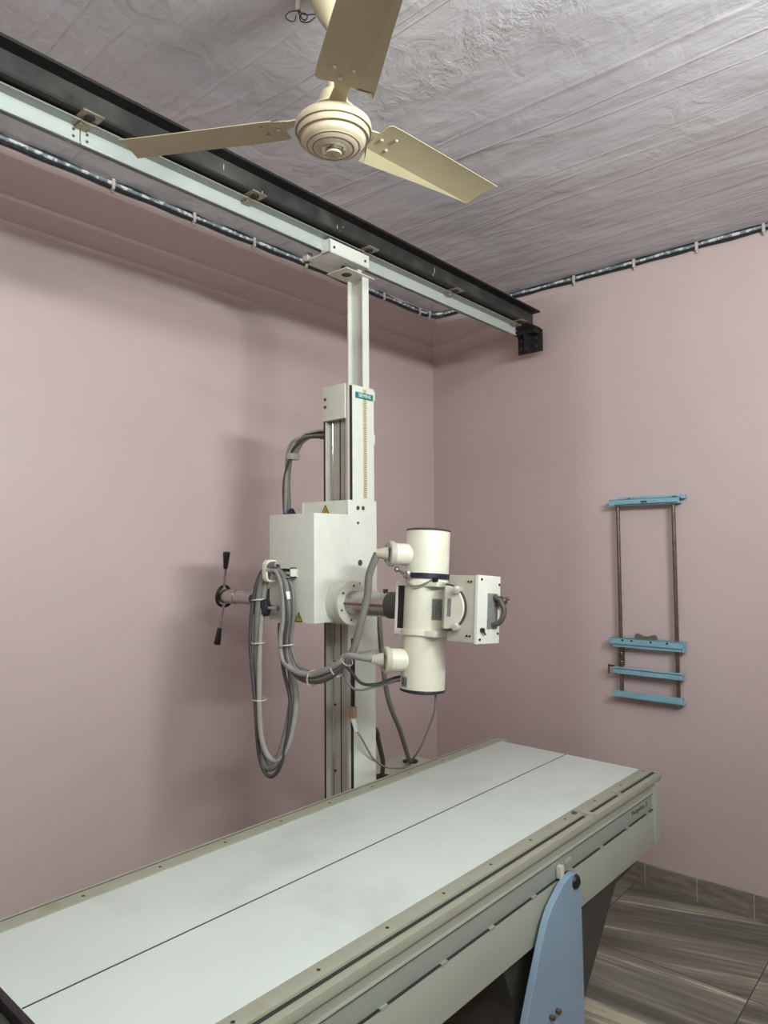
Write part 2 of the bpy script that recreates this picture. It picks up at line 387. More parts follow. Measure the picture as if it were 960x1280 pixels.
# ---------------------------------------------------------------- lamp fixtures (behind the viewer)
def tube_lamp(loc, rz, label):
    t = thing('tube_light', label, 'lamp', loc, rz)
    B().box(-.2, .2, -.02, .02, -.03, .03, .006).out('housing', M['lampbody'], None).parent = t
    return t
tube_lamp((1.26, -0.72, 2.31), 0, 'short white tube lamp fixed high on the right wall')
# ---------------------------------------------------------------- ceiling beam and rail
t = thing('steel_beam', 'black painted steel beam running under the ceiling above the aluminium rail', 'beam', (3.17, 1.73, 2.60))
XB0, XB1 = -1.55, 3.175
B().box(XB0, XB1, 1.680, 1.78, 2.684, 2.692).out('top_flange', M['beamdk'], t)
B().box(XB0, XB1, 1.722, 1.728, 2.606, 2.684).out('web', M['beam'], t)
B().box(XB0, XB1, 1.680, 1.78, 2.598, 2.606).out('bottom_flange', M['beamdk'], t)
for x_, z_, h_ in ((1.27, 2.66, .022), (1.42, 2.64, .008), (1.76, 2.645, .016), (1.775, 2.63, .012), (1.79, 2.655, .006), (2.34, 2.66, .026), (2.33, 2.64, .012)):
    B().sph((x_, 1.7215, z_), .5, (.003, .002, h_), 10).out('paint_splash', M['clip'], t, label='white paint splash')
wb = B()
wb.box(3.12, 3.182, 1.685, 1.80, 2.575, 2.597)
wb.box(3.176, 3.188, 1.675, 1.81, 2.490, 2.60)
wb.box(3.12, 3.182, 1.735, 1.745, 2.495, 2.58)
k = wb.out('wall_bracket', M['beamdk'], t, label='black angle bracket bolted to the wall')
for y, z in ((1.70, 2.515), (1.70, 2.555), (1.785, 2.515), (1.785, 2.555)):
    B().cyl((3.176, y, z), (3.166, y, z), .007, seg=6).out('bolt', M['rod'], k)
t = thing('overhead_rail', 'pale mint aluminium guide rail hanging below the black beam', 'rail', (3.0, 1.77, 2.55))
joint = .835
for x0, x1 in ((XB0, joint-.0015), (joint+.0015, 3.03)):
    b = B(); b.box(x0, x1, 1.740, 1.744, 2.547, 2.592); b.box(x0, x1, 1.743, 1.80, 2.588, 2.592); b.box(x0, x1, 1.796, 1.80, 2.57, 2.592)
    b.box(x0, x1, 1.735, 1.741, 2.545, 2.551, .001)
    b.out('rail_section', M['rail'], t)
    B().box(x0, x1, 1.706, 1.741, 2.5885, 2.5925).out('rail_lip', M['raildark'], t)
for x in (joint-.018, joint+.018):
    for z in (2.560, 2.578): B().cyl((x, 1.7405, z), (x, 1.7375, z), .0035, seg=10).out('rivet', M['dkgrey'], t)
for x in (.835, 1.364, 1.895, 2.445, 2.99):
    b = B(); b.box(x-.028, x+.028, 1.665, 1.722, 2.5945, 2.5985, .001); b.box(x-.016, x+.016, 1.70, 1.738, 2.583, 2.588)
    b.cyl((x-.011, 1.712, 2.579), (x-.011, 1.712, 2.596), .006, seg=6)
    c_ = b.out('rail_clamp', M['bracket'], t)
    B().lathe([(0, 0), (.0125, 0), (.0125, -.003), (.009, -.006), (0, -.006)], (x, 1.688, 2.5945), seg=20).out('clamp_bolt', M['beamdk'], c_)
# ---------------------------------------------------------------- wall-ceiling cables
def cable_run(name, label, pts, clips, horiz):
    t = thing(name, label, 'cable', pts[0])
    def jig(ph, a, dz):
        out = []
        for i in range(len(pts)-1):
            p, q = Vector(pts[i]), Vector(pts[i+1]); m = max(2, int((q-p).length/.06))
            for k in range(m):
                u = p.lerp(q, k/m); s_ = math.sin(ph+k*1.7+i)*a
                out.append(u+Vector((0, 0, dz+s_)))
        out.append(Vector(pts[-1])+Vector((0, 0, dz))); return out
    B().tube(jig(0, .0012, .004), .0075, seg=8, res=3).out('cable', M['dust'], t)
    B().tube(jig(2, .0018, -.009), .0065, seg=8, res=3).out('cable', M['conduit'], t, label='black sleeved cable')
    B().tube(jig(4, .003, .013), .004, seg=6, res=3).out('cable', M['conduit'], t, label='thin black cable')
    for c in clips:
        b = B(); dx, dy = (.006, .010) if horiz else (.010, .006)
        b.box(c[0]-dx, c[0]+dx, c[1]-dy, c[1]+dy, c[2]-.020, c[2]+.018, .003)
        b.cyl((c[0], c[1], c[2]-.020), (c[0], c[1], c[2]-.030), .004, seg=8)
        b.out('saddle_clip', M['clip'], t)
yl = VF-.011; zc = 2.806
cable_run('ceiling_cable', 'black and grey cables clipped along the top of the left wall ledge',
          [(-.6, yl, zc-.004), (.9, yl, zc), (1.25, yl, zc-.002), (2.2, yl, zc+.002), (2.72, yl, zc-.006), (3.06, yl, zc-.008), (3.14, yl-.012, zc-.002), (3.178, yl-.06, zc+.003), (3.179, 1.86, zc+.012)],
          [(1.238, yl, zc), (1.576, yl, zc), (1.874, yl, zc), (2.174, yl, zc), (2.72, yl, zc-.006), (3.02, yl, zc-.008), (3.10, yl-.006, zc-.006)], True)
cable_run('ceiling_cable', 'black and grey cables clipped along the top of the back wall right of the beam',
          [(3.179, 1.855, zc+.004), (3.179, 1.3, zc+.002), (3.179, .5, zc+.004), (3.179, -.8, zc+.002)],
          [(3.176, 1.495, zc), (3.176, 1.199, zc), (3.176, .923, zc), (3.176, .66, zc), (3.176, .3, zc)], False)
# ---------------------------------------------------------------- ceiling fan
FX, FY, FZ = 1.087, 1.074, 2.45
t = thing('ceiling_fan', 'cream three-bladed ceiling fan hanging from the ceiling', 'fan', (FX, FY, HC))
B().lathe([(0, 2.8265), (.068, 2.8265), (.069, 2.80), (.064, 2.765), (.052, 2.728), (.036, 2.695), (.022, 2.672), (.014, 2.662), (.014, 2.66), (0, 2.66)], (FX, FY, 0)).out('canopy', M['fan'], t)
B().cyl((FX, FY, 2.49), (FX, FY, 2.70), .0125, seg=20).out('down_rod', M['fan'], t)
B().lathe([(0, 2.515), (.026, 2.515), (.032, 2.505), (.036, 2.482), (.05, 2.474), (.05, 2.47), (0, 2.47)], (FX, FY, 0)).out('lower_cup', M['fan'], t)
h = B().lathe([(0, 2.454), (.058, 2.454), (.076, 2.449), (.084, 2.441), (.0855, 2.433), (.084, 2.425), (.0805, 2.423), (.0800, 2.421), (.0805, 2.420),
               (.077, 2.411), (.072, 2.4085), (.071, 2.4065), (.0715, 2.405), (.066, 2.396), (.060, 2.3945), (.0585, 2.3925), (.0575, 2.393), (.052, 2.389), (.034, 2.3855), (0, 2.385)], (FX, FY, 0), seg=64).out('motor_housing', M['fanhub'], t, smooth=50)
for r_, z_ in ((.0845, 2.4235), (.0785, 2.4095), (.0592, 2.3925)):
    B().lathe([(r_-.0012, z_+.0012), (r_+.0004, z_), (r_-.0022, z_-.0008)], (FX, FY, 0), seg=64).out('trim_ring', M['bracket'], h)
B().lathe([(.0445, 2.3880), (.0455, 2.3868), (.0465, 2.3880)], (FX, FY, 0), seg=64).out('trim_ring', M['dkgrey'], h)
cp = B().lathe([(0, 2.386), (.026, 2.386), (.027, 2.382), (.0255, 2.379), (.0225, 2.378), (.0215, 2.3795), (.019, 2.380), (0, 2.380)], (FX, FY, 0), seg=40).out('bottom_cap', M['chrome'], t, label='chrome-rimmed bottom cap')
B().lathe([(0, 2.380), (.019, 2.380), (.017, 2.374), (0, 2.373)], (FX, FY, 0), seg=24).out('cap_disc', M['fan'], cp)
B().lathe([(0, 2.373), (.004, 2.3725), (.003, 2.371), (0, 2.3705)], (FX, FY, 0), seg=16).out('cap_screw', M['brass'], cp)
B().lathe([(0, 2.470), (.046, 2.470), (.048, 2.462), (.048, 2.453), (0, 2.453)], (FX, FY, 0), seg=40).out('rotor_cap', M['brass'], t, label='brass-coloured rotor plate above the motor')
def blade(ang):
    Rz = Matrix.Translation((FX, FY, FZ+.004)) @ Matrix.Rotation(math.radians(ang), 4, 'Z')
    Rx = Rz @ Matrix.Rotation(math.radians(-7), 4, 'X')
    b = B()   # main sheet: x radial, y tangential, with a bent-down strip along the +y edge
    th = .0016
    root0, tip0 = -.064, -.052
    def pt(x, y):
        return (x, y)
    xs = [(.118, -.056, .026), (.124, -.063, .030), (.16, -.064, .032), (.3, -.060, .037), (.42, -.056, .0415), (.515, -.053, .046)]
    top, bot = [], []
    rows = []
    for i, (x, y0, y1) in enumerate(xs):
        x2 = x - (.014 if i == len(xs)-1 else 0)
        ye = [.056, .062, .061, .053, .048, .0465][i]
        drop = -(ye-y1)*math.tan(math.radians(26))
        rows.append([(x-(.0 if i else 0), y0, 0), ((x+x2)/2, (y0+y1)/2, 0.0035), (x2+.004 if i == len(xs)-1 else x, y1, 0), (x2 if i == len(xs)-1 else x+(.02 if i == 0 else 0), ye, drop)])
    for off in (0, th):
        g = [[b.bm.verts.new((p[0], p[1], p[2]+off)) for p in r] for r in rows]
        for i in range(len(g)-1):
            for j in range(3): b.bm.faces.new((g[i][j], g[i+1][j], g[i+1][j+1], g[i][j+1]))
        (top if off else bot).append(g)
    g0, g1 = bot[0], top[0]
    loop = [(i, 0) for i in range(len(g0))] + [(len(g0)-1, j) for j in range(1, 4)] + [(i, 3) for i in range(len(g0)-2, -1, -1)] + [(0, j) for j in range(2, 0, -1)]
    for a_, c_ in zip(loop, loop[1:]+loop[:1]):
        b.bm.faces.new((g0[a_[0]][a_[1]], g0[c_[0]][c_[1]], g1[c_[0]][c_[1]], g1[a_[0]][a_[1]]))
    o = b.out('blade', M['fanblade'], t, smooth=20, xf=Rx)
    B().prism([(.055, -.022), (.10, -.018), (.15, -.030), (.185, -.030), (.185, .016), (.15, .022), (.10, .012), (.055, .016)], .003, Rx @ Matrix.Translation((0, 0, .004))).out('blade_iron', M['fan'], t)
    for x, y in ((.135, -.012), (.165, -.030), (.168, .010)):
        B().sph((x, y, -.0005), .0046, (1, 1, .6), 10).out('blade_screw', M['clip'], o, xf=Rx)
for a in (118.3, -6.8, 235.6): blade(a)
# loose fan hook wires
t = thing('ceiling_wire', 'short looped black wires dangling from a white conduit stub at the ceiling', 'wire', (1.114, 1.219, HC))
B().cyl((1.114, 1.219, HC), (1.116, 1.221, 2.800), .0065).out('conduit_stub', M['clip'], t)
w0 = Vector((1.116, 1.221, 2.800))
e1, e2 = Vector((.65, -.76, 0)), Vector((0, 0, 1))
def loop(pts, r, nm):
    B().tube([w0+e1*x*1.25+e2*z*1.1 for x, z in pts], r, seg=6, res=6).out('wire', M[nm], t)
loop([(0, .0), (.004, -.012), (.012, -.022), (.018, -.014), (.012, -.005), (.004, -.012), (.006, -.024), (.020, -.026), (.034, -.014)], .0015, 'black')
loop([(0, 0), (.014, -.009), (.030, -.008), (.036, -.010)], .0015, 'hosedk')
loop([(0, 0), (-.016, -.002), (-.024, -.014), (-.014, -.024), (-.006, -.022), (-.004, -.010)], .0012, 'black')
# ---------------------------------------------------------------- x-ray table
TY, TX, TYC, TZ = -.0177, 2.566, 1.5688, .704
t = thing('examination_table', 'long white radiography table with grey edging across the foreground', 'table', (TX, TYC, 0), TY)
TM = Matrix.Translation((TX, TYC, 0)) @ Matrix.Rotation(TY, 4, 'Z')
def tb(b, name, mat, parent=t, **k): return b.out(name, mat, parent, xf=TM, **k)
L0 = -2.012
top = tb(B().box(L0, -.004, -.58, -.002, .680, TZ, .0012), 'table_top', M['table'])
tb(B().box(L0+.003, -.005, -.2925, -.2885, TZ-.0005, TZ+.0004), 'centre_line', M['seam'], top, label='thin dark line down the middle of the white top')
fr = tb(B().box(L0, .028, -.57, -.01, .60, .682, .004), 'frame', M['side'])
# long edge profiles: back
tb(B().box(L0, .028, -.002, .044, .675, .7065, .0015), 'edge_strip', M['trim'])
tb(B().box(L0, .028, .046, .062, .665, .7055, .005), 'edge_rail', M['trim'])
tb(B().box(L0, .028, .0435, .0465, .68, .7068), 'slot', M['seam'], label='thin dark slot beside the back rail')
# front
tb(B().box(L0, .004, -.620, -.580, .675, .7065, .0015), 'edge_strip', M['trim'])
tb(B().box(L0, .004, -.635, -.619, .676, .7005), 'slot', M['seam'], label='dark slot beside the front rail')
tb(B().box(L0, .008, -.653, -.633, .682, .7045, .006), 'edge_rail', M['trim'])
for i in range(10):
    x = -.022-.1965*i
    tb(B().lathe([(0, .7068), (.0042, .7068), (.0042, .7064), (.0062, .7064)], (x, -.600, 0), seg=16), 'screw', M['seam'])
    tb(B().lathe([(0, .7068), (.0042, .7068), (.0042, .7064), (.0062, .7064)], (x-.16, .020, 0), seg=16), 'screw', M['seam'])
# stops on the rail
tb(B().box(-.305, -.299, -.650, -.600, .690, .7095, .002), 'rail_stop', M['trim'])
tb(B().box(-.538, -.518, -.652, -.600, .686, .7105, .003), 'rail_stop', M['trim'])
tb(B().cyl((-.553, -.600, .706), (-.553, -.600, .7105), .008), 'rail_knob', M['rod'])
# front apron panels
tb(B().box(L0, -.050, -.636, -.60, .648, .684, .001), 'upper_apron', M['side'])
tb(B().box(L0, -.050, -.643, -.60, .6455, .649, .001), 'apron_bead', M['side'])
tb(B().box(L0, -.050, -.6425, -.60, .6435, .6456), 'apron_gap', M['seam'])
tb(B().box(L0, -.050, -.638, -.60, .592, .6445, .001), 'middle_apron', M['side2'], label='darker grey middle strip of the table side')
tb(B().box(L0, -.050, -.6425, -.60, .5888, .5912), 'apron_gap', M['seam'])
la = tb(B().box(L0, -.054, -.642, -.60, .466, .588, .0015), 'lower_apron', M['side'])
for x in (-.095, -.262, -.455, -.655, -.86, -1.06, -1.25, -1.45, -1.65):
    tb(B().box(x-.018, x+.004, -.6438, -.636, .586, .5925, .001), 'hinge', M['side2'])
tb(B().box(-.690, -.655, -.641, -.636, .6125, .6245, .002), 'latch', M['side'])
tb(B().box(-.052, .004, -.650, -.02, .468, .694, .003), 'end_post', M['side'])
tb(B().box(L0, .02, .02, .05, .47, .68, .002), 'back_apron', M['side2'])
tb(B().box(L0, -.02, -.62, .03, .462, .478), 'under_tray', M['dkgrey'])
# head end: dark buffer and grey end plate
tb(B().box(L0-.014, L0, -.63, .05, .66, .708, .003), 'end_buffer', M['black'], label='black rubber end buffer')
tb(B().box(L0-.10, L0-.014, -.61, .03, .60, .690, .008), 'end_plate', M['dkgrey'])
ft = TM @ frame((-.160, -.6384, .6215), (1, 0, 0), (0, 0, 1))
text('lettering', 'Polyphos 2', .022, M['letterdk'], t, ft, sx=1.35)
# pedestal
pf = [(-.09, .462), (-.095, .418), (-.275, .402), (-.488, .177), (-.62, .02), (-.97, .02), (-.90, .30), (-.97, .462)]
tb(B().prism(pf, .54, Matrix(((1, 0, 0, 0), (0, 0, -1, -.06), (0, 1, 0, 0), (0, 0, 0, 1))), .002), 'pedestal', M['dkgrey'], label='dark grey pedestal under the table')
tb(B().box(-1.02, -.55, -.57, -.05, 0, .022, .003), 'foot_plate', M['dkgrey'])
# blue support leg
def sup():
    pts = [(-.662, .560), (-.668, .582), (-.682, .597), (-.705, .604), (-.735, .602), (-.765, .594), (-.797, .577), (-.833, .555), (-.859, .527), (-.882, .49), (-.921, .42), (-.970, .325), (-1.06, .16), (-1.14, .02), (-1.14, 0), (-.653, 0), (-.653, .05)]
    return pts
sp_ = tb(B().prism(sup(), .018, Matrix(((1, 0, 0, 0), (0, 0, -1, -.654), (0, 1, 0, 0), (0, 0, 0, 1))), .0012), 'support_leg', M['bluesup'], label='blue painted steel support leg')
tb(B().lathe([(0, .010), (.010, .010), (.017, .006), (.020, 0)], (-.694, -.672, .578), (0, -1, 0), seg=28), 'pivot_bolt', M['black'], sp_)
for x in (-.848, -.815):
    tb(B().cyl((x, -.670, .292), (x, -.684, .292), .0075, seg=6), 'bolt', M['rod'], sp_)
tb(B().box(-.745, -.725, -.655, -.640, .595, .628, .003), 'support_pad', M['white2'])
# ---------------------------------------------------------------- cabinet behind the table
t = thing('cable_cabinet', 'low beige cabinet behind the table with cables entering its top', 'cabinet', (2.30, 1.95, 0))
ZT = .60
B().box(2.00, 2.45, 1.70, 1.995, .03, ZT, .004).out('body', M['beige'], t)
B().box(2.02, 2.43, 1.72, 1.975, 0, .03).out('plinth', M['dkgrey'], t)
for x, y in ((2.145, 1.865), (2.377, 1.904)):
    B().lathe([(.012, ZT), (.033, ZT), (.033, ZT+.004), (.022, ZT+.007), (.014, ZT+.003), (0, ZT+.001)], (x, y, 0), seg=28).out('grommet', M['black'], t)
# ---------------------------------------------------------------- column stand
t = thing('tube_stand', 'tall off-white x-ray column stand rising to the overhead rail', 'stand', (1.86, 1.77, 0))
ZC = 2.085
B().box(1.812, 1.926, 1.700, 1.706, .05, ZC, .0015).out('face_plate', M['white'], t)
B().box(1.787, 1.797, 1.700, 1.712, .05, ZC, .002).out('edge_profile', M['colgrey'], t)
B().box(1.797, 1.8125, 1.7025, 1.716, .05, ZC-.004).out('rubber_strip', M['black'], t)
B().box(1.790, 1.926, 1.812, 1.820, .05, ZC, .001).out('rear_plate', M['colgrey'], t)
B().box(1.788, 1.792, 1.8155, 1.8215, .05, ZC).out('rubber_strip', M['black'], t)
B().box(1.918, 1.926, 1.706, 1.812, .05, ZC).out('back_plate', M['white2'], t)
iw = B().box(1.812, 1.818, 1.712, 1.812, .05, ZC-.01).out('inner_web', M['colgrey'], t)
B().cyl((1.808, 1.795, .06), (1.808, 1.795, 1.96), .0022, seg=8).out('steel_cable', M['chrome'], iw)
B().box(1.8105, 1.8122, 1.759, 1.763, .05, 1.965).out('slot', M['seam'], iw)
for z in (.72, .95, 1.10): B().cyl((1.812, 1.789, z), (1.807, 1.789, z), .004, seg=8).out('screw', M['seam'], iw)
cb = B().box(1.782, 1.800, 1.709, 1.821, 1.962, 2.086, .002).out('top_cover', M['white2'], t)
for z in (2.040, 2.012): B().cyl((1.782, 1.806, z), (1.779, 1.806, z), .0055, seg=14).out('screw', M['dkgrey'], cb)
B().box(1.76, 1.95, 1.66, 1.86, 0, .05, .004).out('base', M['dkgrey'], t)
# side lugs on the far edge
for z in (2.065, 1.905): B().box(1.926, 1.937, 1.704, 1.73, z-.022, z+.014, .002).out('side_lug', M['white'], t)
sc_ = B().box(1.866, 1.885, 1.6985, 1.7005, 1.68, 2.077).out('scale_tape', M['tick'], t, label='yellowed measuring tape')
b = B()
for i in range(52):
    z = 1.686+i*.0075; b.box(1.869, 1.882, 1.6978, 1.6986, z, z+.0018)
b.out('graduations', M['letterdk'], sc_)
bd = B().box(1.826, 1.919, 1.6968, 1.6985, 2.040, 2.061).out('badge', M['teal'], t, label='teal badge')
text('lettering', 'SIEMENS', .018, M['lettering'], bd, frame((1.8725, 1.6964, 2.0505), (1, 0, 0), (0, 0, 1)), sx=.98)
# upper telescoping channel
b = B(); b.box(1.882, 1.915, 1.712, 1.718, 2.06, 2.50, .001); b.box(1.882, 1.915, 1.784, 1.790, 2.06, 2.50, .001); b.box(1.905, 1.910, 1.716, 1.786, 2.06, 2.50)
b.out('upper_column', M['white'], t)
pl = B().box(1.785, 1.935, 1.700, 1.80, 2.4985, 2.5025, .001).out('top_plate', M['white2'], t)
B().lathe([(0, 2.4983), (.014, 2.4983), (.014, 2.4975), (.017, 2.4965), (0.019, 2.4983)], (1.832, 1.745, 0), seg=20).out('plate_hole', M['black'], pl)
B().cyl((1.832, 1.755, 2.5025), (1.832, 1.755, 2.534), .012).out('pivot', M['black'], t)
B().box(1.845, 1.865, 1.700, 1.715, 2.5025, 2.512, .002).out('pivot_tab', M['white2'], t)
ca = B(); ca.box(1.700, 1.905, 1.700, 1.706, 2.530, 2.578, .002); ca.box(1.700, 1.905, 1.700, 1.838, 2.530, 2.534, .001); ca.box(1.700, 1.705, 1.700, 1.742, 2.530, 2.578, .001)
ca.box(1.700, 1.725, 1.812, 1.838, 2.530, 2.562, .002)
cg = ca.out('rail_trolley', M['white'], t)
for x in (1.722, 1.882): B().cyl((x, 1.700, 2.552), (x, 1.697, 2.552), .005, seg=10).out('screw', M['dkgrey'], cg)
# ---------------------------------------------------------------- carriage, counterbox (slides on the column: moves with it as one)
cr = B(); cr.box(1.776, 1.926, 1.690, 1.694, 1.140, 1.672, .0015); cr.box(1.7775, 1.782, 1.6935, 1.9155, 1.240, 1.6715); cr.box(1.776, 1.926, 1.915, 1.925, 1.24, 1.672, .001)
cr.box(1.780, 1.805, 1.6935, 1.6995, 1.62, 1.670)
cr = cr.out('carriage', M['white'], t)
for x, z, r_ in ((1.826, 1.645, .0075), (1.853, 1.645, .0075), (1.826, 1.592, .005), (1.836, 1.452, .0105), (1.833, 1.378, .005)):
    B().cyl((x, 1.6905, z), (x, 1.688, z), r_, seg=18).out('screw', M['dkgrey'], cr)
def warn(y0, z0, h, x):
    tr = B().prism([(-h*.55, 0), (h*.55, 0), (0, h)], .0008, frame((x, y0, z0), (0, -1, 0), (0, 0, 1))).out('warning_sign', M['yellow'], t, label='yellow warning triangle sticker')
    b_ = B(); o_ = h*.02
    b_.prism([(-.05*h, .18*h), (.16*h, .36*h), (.03*h, .38*h), (.08*h, .68*h), (-.12*h, .42*h), (.0, .40*h)], .0004, frame((x-.0009, y0, z0), (0, -1, 0), (0, 0, 1)))
    for p, q in (((-h*.55, 0), (h*.55, 0)), ((h*.55, 0), (0, h)), ((0, h), (-h*.55, 0))):
        f_ = frame((x-.0009, y0, z0), (0, -1, 0), (0, 0, 1)); b_.cyl(f_ @ Vector((*p, 0)), f_ @ Vector((*q, 0)), h*.045, seg=6)
    b_.out('symbol', M['letterdk'], tr)
warn(1.800, 1.6225, .034, 1.7755)
bx = B().box(1.604, 1.775, 1.680, 1.903, 1.258, 1.620, .003).out('counter_box', M['white'], t, label='off-white box housing in front of the column')
warn(1.752, 1.262, .030, 1.6035)
B().box(1.6035, 1.608, 1.870, 1.9035, 1.258, 1.31).out('box_flange', M['white2'], bx)
# arm flange and telescopic arm
AX, AZ = 1.722, 1.322
fl = B().lathe([(.040, 0), (.068, 0), (.068, .050), (.064, .058), (.072, .058), (.072, .070), (.040, .070)], (AX, 1.690, AZ), (0, -1, 0), seg=56).out('arm_flange', M['white2'], t)
for a in range(6):
    a_ = a*PI/3+.4; B().cyl((AX+.056*math.cos(a_), 1.6215, AZ+.056*math.sin(a_)), (AX+.056*math.cos(a_), 1.6185, AZ+.056*math.sin(a_)), .0042, seg=10).out('screw', M['dkgrey'], fl)
arm = B().lathe([(0, 0), (.040, 0), (.040, .045), (.0395, .20), (.0415, .20), (.0415, .225), (0, .225)], (AX, 1.660, AZ), (0, -1, 0), seg=40).out('telescopic_arm', M['steel'], t, label='polished steel arm')
B().box(AX-.043, AX-.036, 1.455, 1.63, AZ-.004, AZ+.004, .001).out('key_rail', M['rod'], arm)
B().lathe([(0, 0), (.0425, 0), (.0425, .065), (0, .065)], (AX, 1.452, AZ), (0, -1, 0), seg=40).out('end_collar', M['dkgrey'], arm)
B().cyl((AX, 1.475, AZ+.036), (AX, 1.475, AZ+.050), .008, seg=12).out('lock_screw', M['dkgrey'], arm)
# rear brake shaft with two lever handles
sh = B().lathe([(0, 0), (.026, 0), (.026, .33), (.028, .33), (.028, .425), (0, .425)], (AX, 1.903, AZ-.004), (0, 1, 0), seg=32).out('brake_shaft', M['steel'], t, label='polished steel shaft at the rear')
B().box(AX-.034, AX+.034, 2.07, 2.105, AZ-.032, AZ+.034, .006).out('shaft_block', M['white2'], sh)
B().cyl((AX-.02, 2.085, AZ-.004), (AX-.052, 2.085, AZ-.004), .021, .018, seg=12, bev=.004).out('clamp_knob', M['navy'], sh)
rg = [(AX+.035*math.cos(2*PI*i/16), 2.318+.004*math.sin(4*PI*i/16), AZ-.004+.040*math.sin(2*PI*i/16)) for i in range(16)]
B().tube(rg, .0065, seg=8, res=4, closed=True).out('shaft_ring', M['black'], sh)
for s_, zt, yt in ((1, 1.492, 2.276), (-1, 1.128, 2.336)):
    base = Vector((AX-.01, 2.305, AZ+s_*.03)); tip = Vector((AX-.02, yt, zt))
    dd = (tip-base).normalized()
    lv = B().cyl(base, tip-dd*.05, .0055, seg=12).out('brake_lever', M['steel'], sh)
    B().cyl(tip-dd*.068, tip, .0085, .0145, seg=16, bev=.004).out('grip', M['black'], lv, label='black lever grip')
# rotary brake knob on the box front lower left
B().cyl((1.604, 1.890, 1.305), (1.565, 1.890, 1.305), .006, seg=12).out('knob_spindle', M['steel'], t)
b = B()
for i in range(6):
    a_ = i*PI/3; b.cyl((1.582, 1.892+.020*math.cos(a_), 1.303+.020*math.sin(a_)), (1.562, 1.892+.020*math.cos(a_), 1.303+.020*math.sin(a_)), .012, seg=12, bev=.003)
b.cyl((1.584, 1.892, 1.303), (1.560, 1.892, 1.303), .025, seg=24, bev=.004)
b.out('star_knob', M['navy'], t)
B().cyl((1.660, 1.920, 1.315), (1.645, 1.920, 1.315), .062, seg=36, bev=.003).out('knob_disc', M['black'], t)
b = B(); b.cyl((1.567, 1.860, 1.304), (1.567, 1.815, 1.304), .0065, seg=16); b.cyl((1.567, 1.838, 1.304), (1.567, 1.815, 1.304), .009, seg=16)
b.out('knob_pin', M['steel'], t)
# cable hanger hook on the box
hk = B()
def rrect(cx, cz, hx, hz, y): return [(cx+hx*math.copysign(abs(math.cos(2*PI*i/16))**.55, math.cos(2*PI*i/16)), y, cz+hz*math.copysign(abs(math.sin(2*PI*i/16))**.55, math.sin(2*PI*i/16))) for i in range(16)]
for y in (1.853, 1.858, 1.863, 1.868): hk.tube(rrect(1.573, 1.428, .024, .034, y), .0045, seg=8, res=4, closed=True)
hk.out('cable_hook', M['cream'], t, label='cream plastic cable hook')
b = B(); b.box(1.599, 1.6035, 1.760, 1.845, 1.407, 1.440); b.box(1.574, 1.600, 1.760, 1.850, 1.4365, 1.440); b.box(1.574, 1.600, 1.760, 1.845, 1.407, 1.4105); b.box(1.574, 1.600, 1.760, 1.7635, 1.407, 1.440)
b.out('hook_arm', M['white2'], t)
B().cyl((1.586, 1.768, 1.422), (1.586, 1.86, 1.424), .008, seg=16).out('hook_rod', M['chrome'], t)
# curved cable bracket at the upper left of the column
b = B(); arc = [(1.862, 1.835, 1.940), (1.862, 1.90, 1.946), (1.862, 1.975, 1.943), (1.862, 2.035, 1.918), (1.862, 2.072, 1.872)]
for i in range(len(arc)-1):
    a_, c_ = Vector(arc[i]), Vector(arc[i+1]); d_ = (c_-a_); m_ = frame((a_+c_)/2, (1, 0, 0), d_)
    b.box(-.024, .024, -d_.length/2-.003, d_.length/2+.003, -.003, .003, .001, mat=m_)
b.box(1.838, 1.886, 2.052, 2.078, 1.852, 1.876, .002)
br_ = b.out('cable_bracket', M['beige'], t, smooth=60)
B().box(1.842, 1.882, 1.826, 1.866, 1.885, 1.936, .002).out('bracket_foot', M['beige'], br_)
B().cyl((1.862, 1.905, 1.94), (1.862, 1.905, 1.917), .009, seg=12).out('bracket_bolt', M['black'], br_)
# ---------------------------------------------------------------- x-ray tube head
t = thing('x_ray_tube', 'cream cylindrical x-ray tube head with collimator box at the arm end', 'x-ray tube', (AX, 1.318, AZ))
tilt = Matrix.Translation((AX, 1.318, AZ)) @ Matrix.Rotation(math.radians(4.6), 4, 'Y') @ Matrix.Translation((-AX, -1.318, -AZ))
def th(b, name, mat, parent=t, **k): return b.out(name, mat, parent, xf=tilt, **k)
TY_ = 1.315
zl, zh = 1.072, 1.558
th(B().lathe([(0, zl+.004), (.066, zl+.004), (.0670, zl+.010), (.0670, 1.235), (.0675, 1.24), (.0675, 1.385), (.0670, 1.39), (.0670, zh-.006), (.066, zh-.002), (0, zh-.002)], (AX, TY_, 0), seg=72), 'tube_housing', M['cream'])
th(B().lathe([(0, zh+.004), (.05, zh+.003), (.0665, zh), (.0685, zh-.002), (.0675, zh-.006)], (AX, TY_, 0), seg=56), 'end_cap', M['dkgrey'], label='dark brown top cap')
th(B().lathe([(0, zl-.006), (.05, zl-.005), (.0665, zl), (.0685, zl+.003), (.0675, zl+.008)], (AX, TY_, 0), seg=56), 'end_cap', M['black'], label='black bottom cap')
th(B().lathe([(.0672, 1.408), (.071, 1.408), (.071, 1.424), (.0672, 1.424)], (AX, TY_, 0), seg=56), 'clamp_band', M['navy'], label='black clamp band around the tube')
